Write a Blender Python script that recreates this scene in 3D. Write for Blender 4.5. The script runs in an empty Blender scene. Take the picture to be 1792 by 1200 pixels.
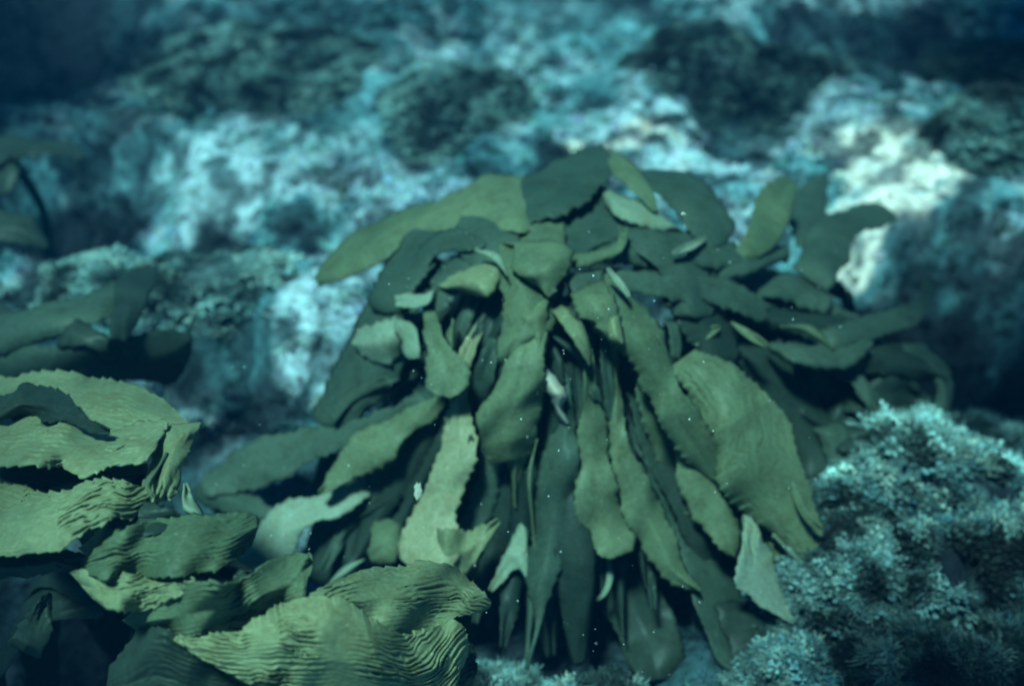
import bpy, math, random
import numpy as np
from mathutils import Vector

R = math.radians
random.seed(7)
rng = np.random.default_rng(11)
sc = bpy.context.scene
COL = sc.collection

# ------------------------------------------------------------------ camera
CAM = np.array([0.0, 0.0, 1.5])
PITCH = 38.0
LENS = 40.0
cd = bpy.data.cameras.new('camera')
cam = bpy.data.objects.new('camera', cd)
COL.objects.link(cam)
cam.location = CAM
cam.rotation_euler = (R(90 - PITCH), 0, 0)
cd.lens = LENS
cd.sensor_width = 36
cd.clip_start = 0.05
cd.clip_end = 300
cd.dof.use_dof = True
cd.dof.focus_distance = 1.38
cd.dof.aperture_fstop = 2.0
cd.dof.aperture_blades = 0
sc.camera = cam

# ------------------------------------------------------------------ world and sun
SUN_EL, SUN_AZ = 70.0, 250.0
w = bpy.data.worlds.new('World')
sc.world = w
w.use_nodes = True
nt = w.node_tree
nt.nodes.clear()
sky = nt.nodes.new('ShaderNodeTexSky')
sky.sky_type = 'NISHITA'
sky.sun_disc = False
sky.sun_elevation = R(SUN_EL)
sky.sun_rotation = R(SUN_AZ)
tint = nt.nodes.new('ShaderNodeMix')
tint.data_type = 'RGBA'
tint.blend_type = 'MULTIPLY'
tint.inputs[0].default_value = 1.0
tint.inputs[7].default_value = (0.02, 0.11, 0.30, 1)      # skylight filtered by sea water
bg = nt.nodes.new('ShaderNodeBackground')
bg.inputs['Strength'].default_value = 0.05
wo = nt.nodes.new('ShaderNodeOutputWorld')
nt.links.new(sky.outputs[0], tint.inputs[6])
nt.links.new(tint.outputs[2], bg.inputs['Color'])
nt.links.new(bg.outputs[0], wo.inputs[0])

sl = bpy.data.lights.new('sun', 'SUN')
sl.energy = 4.8
sl.angle = R(9.0)
sl.color = (0.42, 0.93, 0.88)                            # sunlight after several metres of sea water
so = bpy.data.objects.new('sun', sl)
COL.objects.link(so)
# light comes from the left and a little from the camera's side
sd = Vector((-0.20, -0.24, 0.93)).normalized()
so.rotation_euler = sd.to_track_quat('Z', 'Y').to_euler()
so.location = sd * 5
sky.sun_elevation = math.asin(sd.z)
sky.sun_rotation = math.atan2(sd.x, sd.y)

sc.view_settings.view_transform = 'Standard'
sc.view_settings.look = 'None'
sc.view_settings.exposure = 1.0
sc.view_settings.gamma = 1.0
sc.cycles.use_denoising = True
sc.cycles.max_bounces = 6
sc.cycles.volume_bounces = 1
sc.cycles.transparent_max_bounces = 8
sc.cycles.filter_width = 2.0

# ------------------------------------------------------------------ helpers
def ray(px, py):
    """directions (depth along the view axis = 1) for photo pixels"""
    px = np.asarray(px, float); py = np.asarray(py, float)
    k = 36.0 / LENS / 1792.0
    u = (px - 896) * k
    v = (600 - py) * k
    c, s = math.cos(R(PITCH)), math.sin(R(PITCH))
    return np.stack([u, c + v * s, -s + v * c], -1)

def ground_at(px, py, z=0.0):
    d = ray(px, py)
    t = (z - CAM[2]) / d[..., 2]
    return CAM + d * t[..., None]

def _h(ix, iy, iz, seed):
    n = (ix.astype(np.int64) * 374761393 + iy.astype(np.int64) * 668265263 + iz.astype(np.int64) * 2147483647 + seed * 974711) & 0xFFFFFFFF
    n = ((n ^ (n >> 13)) * 1274126177) & 0xFFFFFFFF
    n = ((n ^ (n >> 16)) * 2246822519) & 0xFFFFFFFF
    n = n ^ (n >> 15)
    return (n & 0xFFFFFF) / float(0xFFFFFF)

def vnoise(x, y, seed=0):
    x = np.asarray(x, float); y = np.asarray(y, float)
    ix = np.floor(x); iy = np.floor(y)
    fx = x - ix; fy = y - iy
    fx = fx * fx * fx * (fx * (fx * 6 - 15) + 10); fy = fy * fy * fy * (fy * (fy * 6 - 15) + 10)
    z = np.zeros_like(ix)
    a = _h(ix, iy, z, seed); b = _h(ix + 1, iy, z, seed)
    c = _h(ix, iy + 1, z, seed); d = _h(ix + 1, iy + 1, z, seed)
    return (a + (b - a) * fx) * (1 - fy) + (c + (d - c) * fx) * fy

def fbm(x, y, seed=0, octv=4):
    s = 0; a = 0.5; t = 0
    for i in range(octv):
        s = s + a * vnoise(x * 2 ** i + 17.3 * i, y * 2 ** i - 9.1 * i, seed + i)
        t += a; a *= 0.5
    return s / t

def tag(o, label=None, cat=None, group=None, kind=None):
    if label: o['label'] = label
    if cat: o['category'] = cat
    if group: o['group'] = group
    if kind: o['kind'] = kind
    return o

def empty(name, loc):
    o = bpy.data.objects.new(name, None)
    COL.objects.link(o)
    o.location = loc
    o.empty_display_size = 0.1
    return o

def mesh_obj(name, verts, faces, mat, parent=None, smooth=True, col=None, uv=None):
    """verts Nx3 world space; faces Mx3 or Mx4 int array"""
    verts = np.asarray(verts, np.float32)
    faces = np.asarray(faces, np.int32)
    me = bpy.data.meshes.new(name)
    nf, k = faces.shape
    me.vertices.add(len(verts)); me.loops.add(nf * k); me.polygons.add(nf)
    if parent is not None:
        verts = verts - np.array(parent.location, np.float32)
    me.vertices.foreach_set('co', verts.ravel())
    me.loops.foreach_set('vertex_index', faces.ravel())
    me.polygons.foreach_set('loop_start', np.arange(0, nf * k, k, dtype=np.int32))
    me.polygons.foreach_set('loop_total', np.full(nf, k, np.int32))
    me.polygons.foreach_set('use_smooth', np.full(nf, smooth))
    if col is not None:
        ca = me.color_attributes.new('albedo', 'FLOAT_COLOR', 'POINT')
        c4 = np.ones((len(verts), 4), np.float32); c4[:, :3] = col
        ca.data.foreach_set('color', c4.ravel())
    if uv is not None:
        ul = me.uv_layers.new(name='UVMap')
        ul.data.foreach_set('uv', np.asarray(uv, np.float32)[faces.ravel()].ravel())
    me.update(calc_edges=True)
    me.validate()
    me.materials.append(mat)
    o = bpy.data.objects.new(name, me)
    COL.objects.link(o)
    if parent is not None:
        o.parent = parent
    return o

# ------------------------------------------------------------------ materials
def new_mat(name):
    m = bpy.data.materials.new(name); m.use_nodes = True
    m.node_tree.nodes.clear()
    return m, m.node_tree.nodes, m.node_tree.links

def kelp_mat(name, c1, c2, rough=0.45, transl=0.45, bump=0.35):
    m, N, L = new_mat(name)
    out = N.new('ShaderNodeOutputMaterial')
    p = N.new('ShaderNodeBsdfPrincipled')
    tr = N.new('ShaderNodeBsdfTranslucent')
    mx = N.new('ShaderNodeMixShader'); mx.inputs[0].default_value = transl
    tc = N.new('ShaderNodeTexCoord')
    n1 = N.new('ShaderNodeTexNoise'); n1.inputs['Scale'].default_value = 9; n1.inputs['Detail'].default_value = 5
    n2 = N.new('ShaderNodeTexNoise'); n2.inputs['Scale'].default_value = 160; n2.inputs['Detail'].default_value = 3
    oi = N.new('ShaderNodeObjectInfo')
    cr = N.new('ShaderNodeMix'); cr.data_type = 'RGBA'
    cr.inputs[6].default_value = (*c1, 1); cr.inputs[7].default_value = (*c2, 1)
    ad = N.new('ShaderNodeMath'); ad.operation = 'MULTIPLY_ADD'
    ad.inputs[1].default_value = 0.45; 
    sm = N.new('ShaderNodeMapRange'); sm.inputs[1].default_value = 0.3; sm.inputs[2].default_value = 0.7
    L.new(tc.outputs['Object'], n1.inputs['Vector']); L.new(tc.outputs['Object'], n2.inputs['Vector'])
    L.new(n1.outputs[0], sm.inputs[0])
    L.new(oi.outputs['Random'], ad.inputs[0])
    hf = N.new('ShaderNodeMath'); hf.operation = 'MULTIPLY'; hf.inputs[1].default_value = 0.55
    L.new(sm.outputs[0], hf.inputs[0]); L.new(hf.outputs[0], ad.inputs[2])
    L.new(ad.outputs[0], cr.inputs[0])
    # fine grain of encrusting specks
    sp = N.new('ShaderNodeMapRange'); sp.inputs[1].default_value = 0.3; sp.inputs[2].default_value = 0.75
    sp.inputs[3].default_value = 0.82; sp.inputs[4].default_value = 1.2
    L.new(n2.outputs[0], sp.inputs[0])
    # brown mottling and small encrusting colonies
    n3 = N.new('ShaderNodeTexNoise'); n3.inputs['Scale'].default_value = 26; n3.inputs['Detail'].default_value = 6; n3.inputs['Roughness'].default_value = .65
    m3 = N.new('ShaderNodeMapRange'); m3.inputs[1].default_value = 0.48; m3.inputs[2].default_value = 0.70; m3.inputs[4].default_value = 0.6
    br = N.new('ShaderNodeMix'); br.data_type = 'RGBA'
    br.inputs[7].default_value = (c1[0] * 1.05, c1[1] * .72, c1[2] * .55, 1)
    L.new(tc.outputs['Object'], n3.inputs['Vector']); L.new(n3.outputs[0], m3.inputs[0]); L.new(m3.outputs[0], br.inputs[0]); L.new(cr.outputs[2], br.inputs[6])
    vo = N.new('ShaderNodeTexVoronoi'); vo.inputs['Scale'].default_value = 42; vo.inputs['Randomness'].default_value = 1
    L.new(tc.outputs['Object'], vo.inputs['Vector'])
    mv = N.new('ShaderNodeMapRange'); mv.inputs[1].default_value = 0.10; mv.inputs[2].default_value = 0.05; mv.inputs[4].default_value = 0.55
    L.new(vo.outputs['Distance'], mv.inputs[0])
    b2 = N.new('ShaderNodeMix'); b2.data_type = 'RGBA'; b2.inputs[7].default_value = (min(1, c2[0] * 1.6), min(1, c2[1] * 1.6), min(1, c2[2] * 1.9), 1)
    L.new(mv.outputs[0], b2.inputs[0]); L.new(br.outputs[2], b2.inputs[6])
    mu = N.new('ShaderNodeVectorMath'); mu.operation = 'SCALE'
    L.new(b2.outputs[2], mu.inputs[0]); L.new(sp.outputs[0], mu.inputs['Scale'])
    L.new(mu.outputs[0], p.inputs['Base Color']); L.new(mu.outputs[0], tr.inputs['Color'])
    p.inputs['Roughness'].default_value = rough
    p.inputs['Specular IOR Level'].default_value = 0.14
    b = N.new('ShaderNodeBump'); b.inputs['Strength'].default_value = bump; b.inputs['Distance'].default_value = 0.002
    L.new(n2.outputs[0], b.inputs['Height']); L.new(b.outputs[0], p.inputs['Normal'])
    L.new(p.outputs[0], mx.inputs[1]); L.new(tr.outputs[0], mx.inputs[2]); L.new(mx.outputs[0], out.inputs[0])
    return m

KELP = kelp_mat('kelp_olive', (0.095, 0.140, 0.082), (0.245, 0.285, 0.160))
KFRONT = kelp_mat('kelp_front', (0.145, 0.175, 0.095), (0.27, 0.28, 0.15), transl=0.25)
KDARK = kelp_mat('kelp_shaded', (0.015, 0.027, 0.022), (0.042, 0.058, 0.042), transl=0.2)  # shade of inner and underside blades put into the colour; also for stalks
KWARM = kelp_mat('kelp_highlight', (0.21, 0.235, 0.13), (0.40, 0.37, 0.23), transl=0.3)  # highlight on the flared blade painted into its colour
KDIM = kelp_mat('kelp_dim', (0.045, 0.078, 0.060), (0.115, 0.158, 0.112))  # darker copy of the kelp colour for blades in weaker light
KPALE = kelp_mat('kelp_pale', (0.42, 0.42, 0.33), (0.62, 0.56, 0.46), transl=0.3)  # palest kelp tone, also on the drifting flakes
KLIGHT = kelp_mat('kelp_lighter', (0.20, 0.26, 0.17), (0.30, 0.34, 0.26), transl=0.3)  # pale kelp; on slivers it paints in light caught by blade edges

def albedo_mat(name, rough=0.85, nscale=60, bump=0.6, dist=0.006, var=0.5):
    m, N, L = new_mat(name)
    out = N.new('ShaderNodeOutputMaterial')
    p = N.new('ShaderNodeBsdfPrincipled')
    p.inputs['Roughness'].default_value = rough
    p.inputs['Specular IOR Level'].default_value = 0.15
    at = N.new('ShaderNodeAttribute'); at.attribute_name = 'albedo'
    tc = N.new('ShaderNodeTexCoord')
    n = N.new('ShaderNodeTexNoise'); n.inputs['Scale'].default_value = nscale; n.inputs['Detail'].default_value = 6
    L.new(tc.outputs['Object'], n.inputs['Vector'])
    mr = N.new('ShaderNodeMapRange'); mr.inputs[1].default_value = 0.3; mr.inputs[2].default_value = 0.7
    mr.inputs[3].default_value = 1 - var; mr.inputs[4].default_value = 1 + var * 0.6
    L.new(n.outputs[0], mr.inputs[0])
    mu = N.new('ShaderNodeVectorMath'); mu.operation = 'SCALE'
    L.new(at.outputs['Color'], mu.inputs[0]); L.new(mr.outputs[0], mu.inputs['Scale'])
    L.new(mu.outputs[0], p.inputs['Base Color'])
    b = N.new('ShaderNodeBump'); b.inputs['Strength'].default_value = bump; b.inputs['Distance'].default_value = dist
    L.new(n.outputs[0], b.inputs['Height']); L.new(b.outputs[0], p.inputs['Normal'])
    L.new(p.outputs[0], out.inputs[0])
    return m

SEABED = albedo_mat('seabed_sediment', nscale=45, bump=0.8, dist=0.012, var=0.55)
TURF = albedo_mat('turf_algae', nscale=120, bump=0.3, var=0.3)
STONE = albedo_mat('encrusted_stone', nscale=40, bump=0.9, dist=0.012, var=0.6)

# ------------------------------------------------------------------ seabed: patches of sediment and turf, with shade of hollows and edges painted dark
C_PALE = np.array([0.38, 0.48, 0.52]); C_WARM = np.array([0.78, 0.64, 0.56])
C_GREEN = np.array([0.07, 0.165, 0.185]); C_DARK = np.array([0.012, 0.016, 0.022]); C_MID = np.array([0.15, 0.31, 0.34])  # C_DARK also paints shade into hollows, tuft gaps and view edges
PATCH = [  # px, py, rx, ry (photo), colour, strength
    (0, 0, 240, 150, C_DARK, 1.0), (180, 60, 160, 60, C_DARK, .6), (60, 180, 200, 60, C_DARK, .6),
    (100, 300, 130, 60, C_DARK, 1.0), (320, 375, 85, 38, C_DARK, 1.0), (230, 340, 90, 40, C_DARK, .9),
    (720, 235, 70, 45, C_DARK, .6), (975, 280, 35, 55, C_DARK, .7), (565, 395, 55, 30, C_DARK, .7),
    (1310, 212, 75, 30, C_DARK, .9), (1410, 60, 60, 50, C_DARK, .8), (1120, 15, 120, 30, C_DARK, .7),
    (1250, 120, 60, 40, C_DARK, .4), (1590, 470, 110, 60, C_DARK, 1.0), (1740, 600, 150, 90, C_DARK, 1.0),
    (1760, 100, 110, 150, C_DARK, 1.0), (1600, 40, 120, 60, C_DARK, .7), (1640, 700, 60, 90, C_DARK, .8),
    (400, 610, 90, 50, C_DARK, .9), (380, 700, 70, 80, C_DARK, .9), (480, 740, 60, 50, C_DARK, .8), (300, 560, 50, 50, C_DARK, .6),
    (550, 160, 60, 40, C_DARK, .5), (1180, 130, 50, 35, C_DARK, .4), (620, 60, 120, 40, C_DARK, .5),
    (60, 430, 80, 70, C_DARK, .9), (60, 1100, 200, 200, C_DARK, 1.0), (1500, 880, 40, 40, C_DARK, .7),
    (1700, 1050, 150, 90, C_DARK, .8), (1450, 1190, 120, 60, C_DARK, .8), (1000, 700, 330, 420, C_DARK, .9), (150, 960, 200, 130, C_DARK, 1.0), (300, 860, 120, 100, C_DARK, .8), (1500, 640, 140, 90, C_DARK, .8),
    (420, 235, 150, 42, C_PALE, 1.0), (380, 312, 140, 34, C_PALE, 1.0), (620, 300, 150, 45, C_PALE, .8), (700, 350, 90, 35, C_PALE, .9),
    (560, 570, 90, 90, C_PALE, 1.0), (520, 660, 70, 60, C_PALE, .9), (620, 500, 60, 50, C_PALE, .9),
    (1140, 225, 120, 45, C_PALE, 1.0), (1250, 300, 90, 40, C_PALE, 1.0), (1060, 250, 60, 20, C_WARM, 1.0),
    (1540, 300, 120, 55, C_WARM, 1.0), (1470, 360, 60, 25, C_WARM, 1.0), (1640, 250, 60, 40, C_PALE, .7),
    (940, 90, 90, 60, C_PALE, .7), (900, 190, 60, 25, C_PALE, .7), (1400, 180, 120, 60, C_PALE, .35),
    (750, 110, 60, 40, C_PALE, .4), (200, 440, 100, 50, C_PALE, .4), (1050, 60, 120, 40, C_MID, .7),
    (430, 100, 120, 55, C_GREEN, .7), (800, 150, 90, 60, C_GREEN, .6), (1280, 90, 110, 60, C_GREEN, .8),
    (1700, 250, 70, 70, C_GREEN, .9), (320, 440, 150, 50, C_MID, .8), (850, 260, 70, 40, C_GREEN, .7),
    (1600, 800, 120, 60, C_MID, .9),
    (20, 600, 100, 500, C_DARK, .8), (1790, 800, 90, 700, C_DARK, .8), (1740, 420, 60, 160, C_DARK, .6), (1250, 30, 500, 30, C_DARK, .5), (450, 20, 300, 40, C_DARK, .6),  # long strips painted dark for the dimmer edges of view
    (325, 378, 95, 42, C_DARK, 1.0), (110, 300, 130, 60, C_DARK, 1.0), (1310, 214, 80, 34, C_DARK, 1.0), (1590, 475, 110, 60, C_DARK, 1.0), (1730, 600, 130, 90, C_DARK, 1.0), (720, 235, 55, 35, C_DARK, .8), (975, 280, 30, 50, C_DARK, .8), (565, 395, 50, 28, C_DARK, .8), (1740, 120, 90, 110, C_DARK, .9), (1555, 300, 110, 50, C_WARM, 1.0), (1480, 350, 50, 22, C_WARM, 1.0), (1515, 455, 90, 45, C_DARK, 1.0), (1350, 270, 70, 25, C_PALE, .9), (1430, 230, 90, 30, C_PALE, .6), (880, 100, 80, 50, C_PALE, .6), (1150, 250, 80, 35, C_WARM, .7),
]
HILL = [  # px, py, radius in metres, height
    (330, 380, .20, -.16), (110, 310, .30, -.22), (1310, 220, .17, -.16), (1590, 480, .25, -.22), (1730, 620, .28, -.22),
    (720, 240, .16, -.10), (975, 290, .10, -.08), (565, 400, .12, -.09), (400, 640, .17, -.18), (1410, 70, .25, -.15),
    (1700, 260, .22, .05), (30, 60, .4, -.25), (1780, 60, .5, -.2),
    (950, 900, .42, -.16), (560, 560, .16, .05), (60, 1150, .35, -.30), (1000, 600, .35, -.1),
]
_pg = [(ground_at(a[0], a[1]), (a[2] * 0.9 / 1792), a) for a in PATCH]
def patch_frame(a):
    """ellipse of a patch on the ground: centre, half axes in metres"""
    c = ground_at(a[0], a[1])
    ex = abs(ground_at(a[0] + a[2], a[1])[0] - c[0])
    ey = abs(ground_at(a[0], a[1] - a[3])[1] - ground_at(a[0], a[1] + a[3])[1]) / 2
    return c[0], c[1], ex, ey
PF = [(patch_frame(a), a[4], a[5]) for a in PATCH]
HF = [(ground_at(a[0], a[1])[:2], a[2], a[3]) for a in HILL]

def bed_h(x, y):
    x = np.asarray(x, float); y = np.asarray(y, float)
    h = (fbm(x * 1.3 + 5, y * 1.3, 3, 4) - 0.5) * 0.12
    near = 1 / (1 + ((y - 2) / 6) ** 4)
    h += (fbm(x * 7, y * 7, 9, 3) - 0.5) * 0.035 * near
    rid = np.abs(fbm(x * 4.2 + 3, y * 4.2 + 8, 21, 3) - 0.5)
    h -= np.clip(0.06 - rid, 0, .06) * .5 * near
    for (c, r, a) in HF:
        wx = x + (fbm(x * 6, y * 6, 40, 2) - .5) * .16; wy = y + (fbm(x * 6 + 7, y * 6, 41, 2) - .5) * .16
        q = ((wx - c[0]) ** 2 + (wy - c[1]) ** 2) / (r * r)
        if a < 0:
            h += a * np.exp(-q ** 2)
        else:
            h += a * np.exp(-q)
    h += np.clip(y - 4.5, 0, 60) * 0.04 + np.clip(y - 4.5, 0, 60) * (fbm(x * .3, y * .3, 55, 3) - .5) * .25
    return h

def bed_c(x, y):
    x = np.asarray(x, float); y = np.asarray(y, float)
    n = fbm(x * 3.1, y * 3.1, 60, 4)
    n2 = fbm(x * 9, y * 9, 66, 4)
    n3 = fbm(x * 15 + 3, y * 15, 167, 4)
    t = np.clip((n - .36) / .22, 0, 1)[..., None]
    c = C_GREEN * (1 - t) + C_MID * t
    d = np.clip((n2 - .52) / .12, 0, 1)[..., None]
    c = c * (1 - d) + C_PALE * .75 * d
    g = np.clip((.50 - n3) / .12, 0, 1)[..., None] * .8      # shade of gaps between tufts, put into the colour
    c = c * (1 - g) + C_DARK * g
    wx = x + (fbm(x * 5, y * 5, 70, 4) - .5) * .36; wy = y + (fbm(x * 5 + 9, y * 5, 75, 4) - .5) * .42
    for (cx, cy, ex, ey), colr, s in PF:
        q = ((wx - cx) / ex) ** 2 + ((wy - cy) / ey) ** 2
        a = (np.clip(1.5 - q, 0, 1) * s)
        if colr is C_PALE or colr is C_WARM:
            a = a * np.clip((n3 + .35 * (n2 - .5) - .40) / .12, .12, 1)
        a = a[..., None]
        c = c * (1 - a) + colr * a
    return c

def axis(lo, hi, a, b, step):
    core = np.arange(a, b, step)
    left = []; s = step; v = a
    while v > lo:
        s *= 1.12; v -= s; left.append(v)
    right = []; s = step; v = core[-1]
    while v < hi:
        s *= 1.12; v += s; right.append(v)
    return np.concatenate([left[::-1], core, right])
gx = axis(-60, 60, -2.6, 2.6, .0125); gy = axis(-12, 90, 0.3, 5.0, .0125)
X, Y = np.meshgrid(gx, gy)
Z = bed_h(X, Y)
Z += (fbm(X * 28, Y * 28, 80, 2) - .5) * .020 * (np.abs(X) < 3.5) * (Y < 6.5)
nx, ny = len(gx), len(gy)
idx = np.arange(nx * ny).reshape(ny, nx)
F = np.stack([idx[:-1, :-1], idx[:-1, 1:], idx[1:, 1:], idx[1:, :-1]], -1).reshape(-1, 4)
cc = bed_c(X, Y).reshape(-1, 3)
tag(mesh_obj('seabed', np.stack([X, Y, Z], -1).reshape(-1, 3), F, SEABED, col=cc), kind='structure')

# ------------------------------------------------------------------ tuft shapes
def ico():
    t = (1 + 5 ** .5) / 2
    v = np.array([(-1, t, 0), (1, t, 0), (-1, -t, 0), (1, -t, 0), (0, -1, t), (0, 1, t), (0, -1, -t), (0, 1, -t), (t, 0, -1), (t, 0, 1), (-t, 0, -1), (-t, 0, 1)], float)
    v /= np.linalg.norm(v[0])
    f = np.array([(0, 11, 5), (0, 5, 1), (0, 1, 7), (0, 7, 10), (0, 10, 11), (1, 5, 9), (5, 11, 4), (11, 10, 2), (10, 7, 6), (7, 1, 8), (3, 9, 4), (3, 4, 2), (3, 2, 6), (3, 6, 8), (3, 8, 9), (4, 9, 5), (2, 4, 11), (6, 2, 10), (8, 6, 7), (9, 8, 1)])
    return v, f
ICO = ico()

def proto_knobbly(n, r):
    """branched coralline tuft: short stubs ending in knobs"""
    vs = []; fs = []; o = 0
    for i in range(n):
        d = r.normal(size=3); d[2] = abs(d[2]) + .25; d /= np.linalg.norm(d)
        L = r.uniform(.55, 1.0)
        for k, (s, q) in enumerate(((.45, .20), (.78, .15), (1.0, r.uniform(.14, .24)))):
            c = d * L * s + r.normal(size=3) * .06
            v = ICO[0] * (q * r.uniform(.75, 1.2, size=(12, 1))) + c
            vs.append(v); fs.append(ICO[1] + o); o += 12
    return np.concatenate(vs), np.concatenate(fs)

def proto_bushy(n, r, wid=.16, curl=.35):
    """leafy tuft: n narrow forked bent blades"""
    vs = []; fs = []; o = 0
    for i in range(n):
        d = r.normal(size=3); d[2] = abs(d[2]) * .8 + .3; d /= np.linalg.norm(d)
        side = np.cross(d, r.normal(size=3)); side /= np.linalg.norm(side)
        up = np.cross(side, d)
        L = r.uniform(.6, 1.15); ph = r.uniform(-1, 1) * curl
        pts = []
        for k, s in enumerate((0.15, .45, .75, 1.0)):
            w_ = wid * (.45, 1.0, .9, .35)[k] * r.uniform(.8, 1.2)
            c = d * L * s + up * ph * s * s
            pts += [c - side * w_ / 2, c + side * w_ / 2]
        vs.append(np.array(pts))
        for k in range(3):
            a = o + k * 2
            fs += [(a, a + 1, a + 3), (a, a + 3, a + 2)]
        o += 8
    return np.concatenate(vs), np.array(fs)

PR = np.random.default_rng(3)
FEATH = [proto_bushy(22, PR, wid=.085, curl=.5) for _ in range(6)]
KNOB = [proto_knobbly(7, PR) for _ in range(6)]
KNOBF = [proto_knobbly(13, PR) for _ in range(6)]
BUSH = [proto_bushy(20, PR) for _ in range(6)]
BUSHW = [proto_bushy(14, PR, wid=.3, curl=.6) for _ in range(6)]

def scatter(protos, pos, size, colr, r, nrm=None):
    """one mesh of many tufts"""
    V = []; Fc = []; Cc = []; o = 0
    kind = r.integers(0, len(protos), len(pos))
    for k, (pv, pf) in enumerate(protos):
        s = np.where(kind == k)[0]
        if not len(s): continue
        a = r.uniform(0, 2 * np.pi, len(s)); ca, sa = np.cos(a), np.sin(a)
        sz = size[s][:, None] * r.uniform(.8, 1.2, (len(s), 3))
        v = np.empty((len(s), len(pv), 3))
        x = pv[None, :, 0] * sz[:, 0:1]; y = pv[None, :, 1] * sz[:, 1:2]
        v[..., 0] = x * ca[:, None] - y * sa[:, None]
        v[..., 1] = x * sa[:, None] + y * ca[:, None]
        v[..., 2] = pv[None, :, 2] * sz[:, 2:3]
        if nrm is not None:
            n_ = nrm[s]
            v[..., 0] += v[..., 2] * n_[:, 0:1]; v[..., 1] += v[..., 2] * n_[:, 1:2]; v[..., 2] *= np.clip(n_[:, 2:3], .3, 1)
        v += pos[s][:, None, :]
        f = pf[None] + (np.arange(len(s)) * len(pv))[:, None, None] + o
        V.append(v.reshape(-1, 3)); Fc.append(f.reshape(-1, 3))
        Cc.append(np.repeat(colr[s], len(pv), 0)); o += len(s) * len(pv)
    return np.concatenate(V), np.concatenate(Fc), np.concatenate(Cc)

def turf(name, label, protos, n, box, size, keep, r, cmul=1.0):
    x = r.uniform(box[0], box[1], n); y = r.uniform(box[2], box[3], n)
    c = bed_c(x, y)
    lum = c.mean(-1)
    # only ground near the view cone
    m = (np.abs(x) < 0.62 * y + .55) & keep(x, y, lum)
    x, y, c = x[m], y[m], c[m]
    z = bed_h(x, y) - .004
    sz = r.uniform(size[0], size[1], len(x)) * (.75 + .5 * fbm(x * 3, y * 3, 90, 2))
    c = c * r.uniform(.35, 1.55, (len(x), 1)) * (.35 + 1.3 * fbm(x * 9, y * 9, 190, 3))[:, None] * (1 + r.normal(size=(len(x), 3)) * .10) * cmul
    v, f, c = scatter(protos, np.stack([x, y, z], -1), sz, np.clip(c, .01, .92), r)
    o = mesh_obj(name, v, f, TURF, smooth=True, col=c)
    return tag(o, label, 'algae', kind='stuff')

r1 = np.random.default_rng(5)
turf('leafy_turf', 'leafy green and brown turf algae carpeting the reef floor', FEATH, 44000, (-3.2, 3.2, .8, 5.4), (.013, .034),
     lambda x, y, l: (l < .45) & (fbm(x * 4, y * 4, 95, 2) < .62), r1)
turf('coralline_turf', 'pale crumbly coralline turf over the bright sediment', KNOB + FEATH, 30000, (-3.2, 3.2, .8, 5.4), (.009, .022),
     lambda x, y, l: (l > .20), r1)

# ------------------------------------------------------------------ kelp blades
def spline(P, n):
    """Catmull-Rom through points, resampled evenly by arc length"""
    P = np.asarray(P, float)
    Q = np.vstack([2 * P[0] - P[1], P, 2 * P[-1] - P[-2]])
    out = []
    for i in range(1, len(Q) - 2):
        t = np.linspace(0, 1, 24, endpoint=False)[:, None]
        a, b, c, d = Q[i - 1], Q[i], Q[i + 1], Q[i + 2]
        out.append(.5 * ((2 * b) + (-a + c) * t + (2 * a - 5 * b + 4 * c - d) * t * t + (-a + 3 * b - 3 * c + d) * t ** 3))
    out.append(P[-1][None])
    out = np.vstack(out)
    s = np.r_[0, np.cumsum(np.linalg.norm(np.diff(out, axis=0), axis=1))]
    u = np.linspace(0, s[-1], n)
    return np.stack([np.interp(u, s, out[:, k]) for k in range(out.shape[1])], -1)

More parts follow.
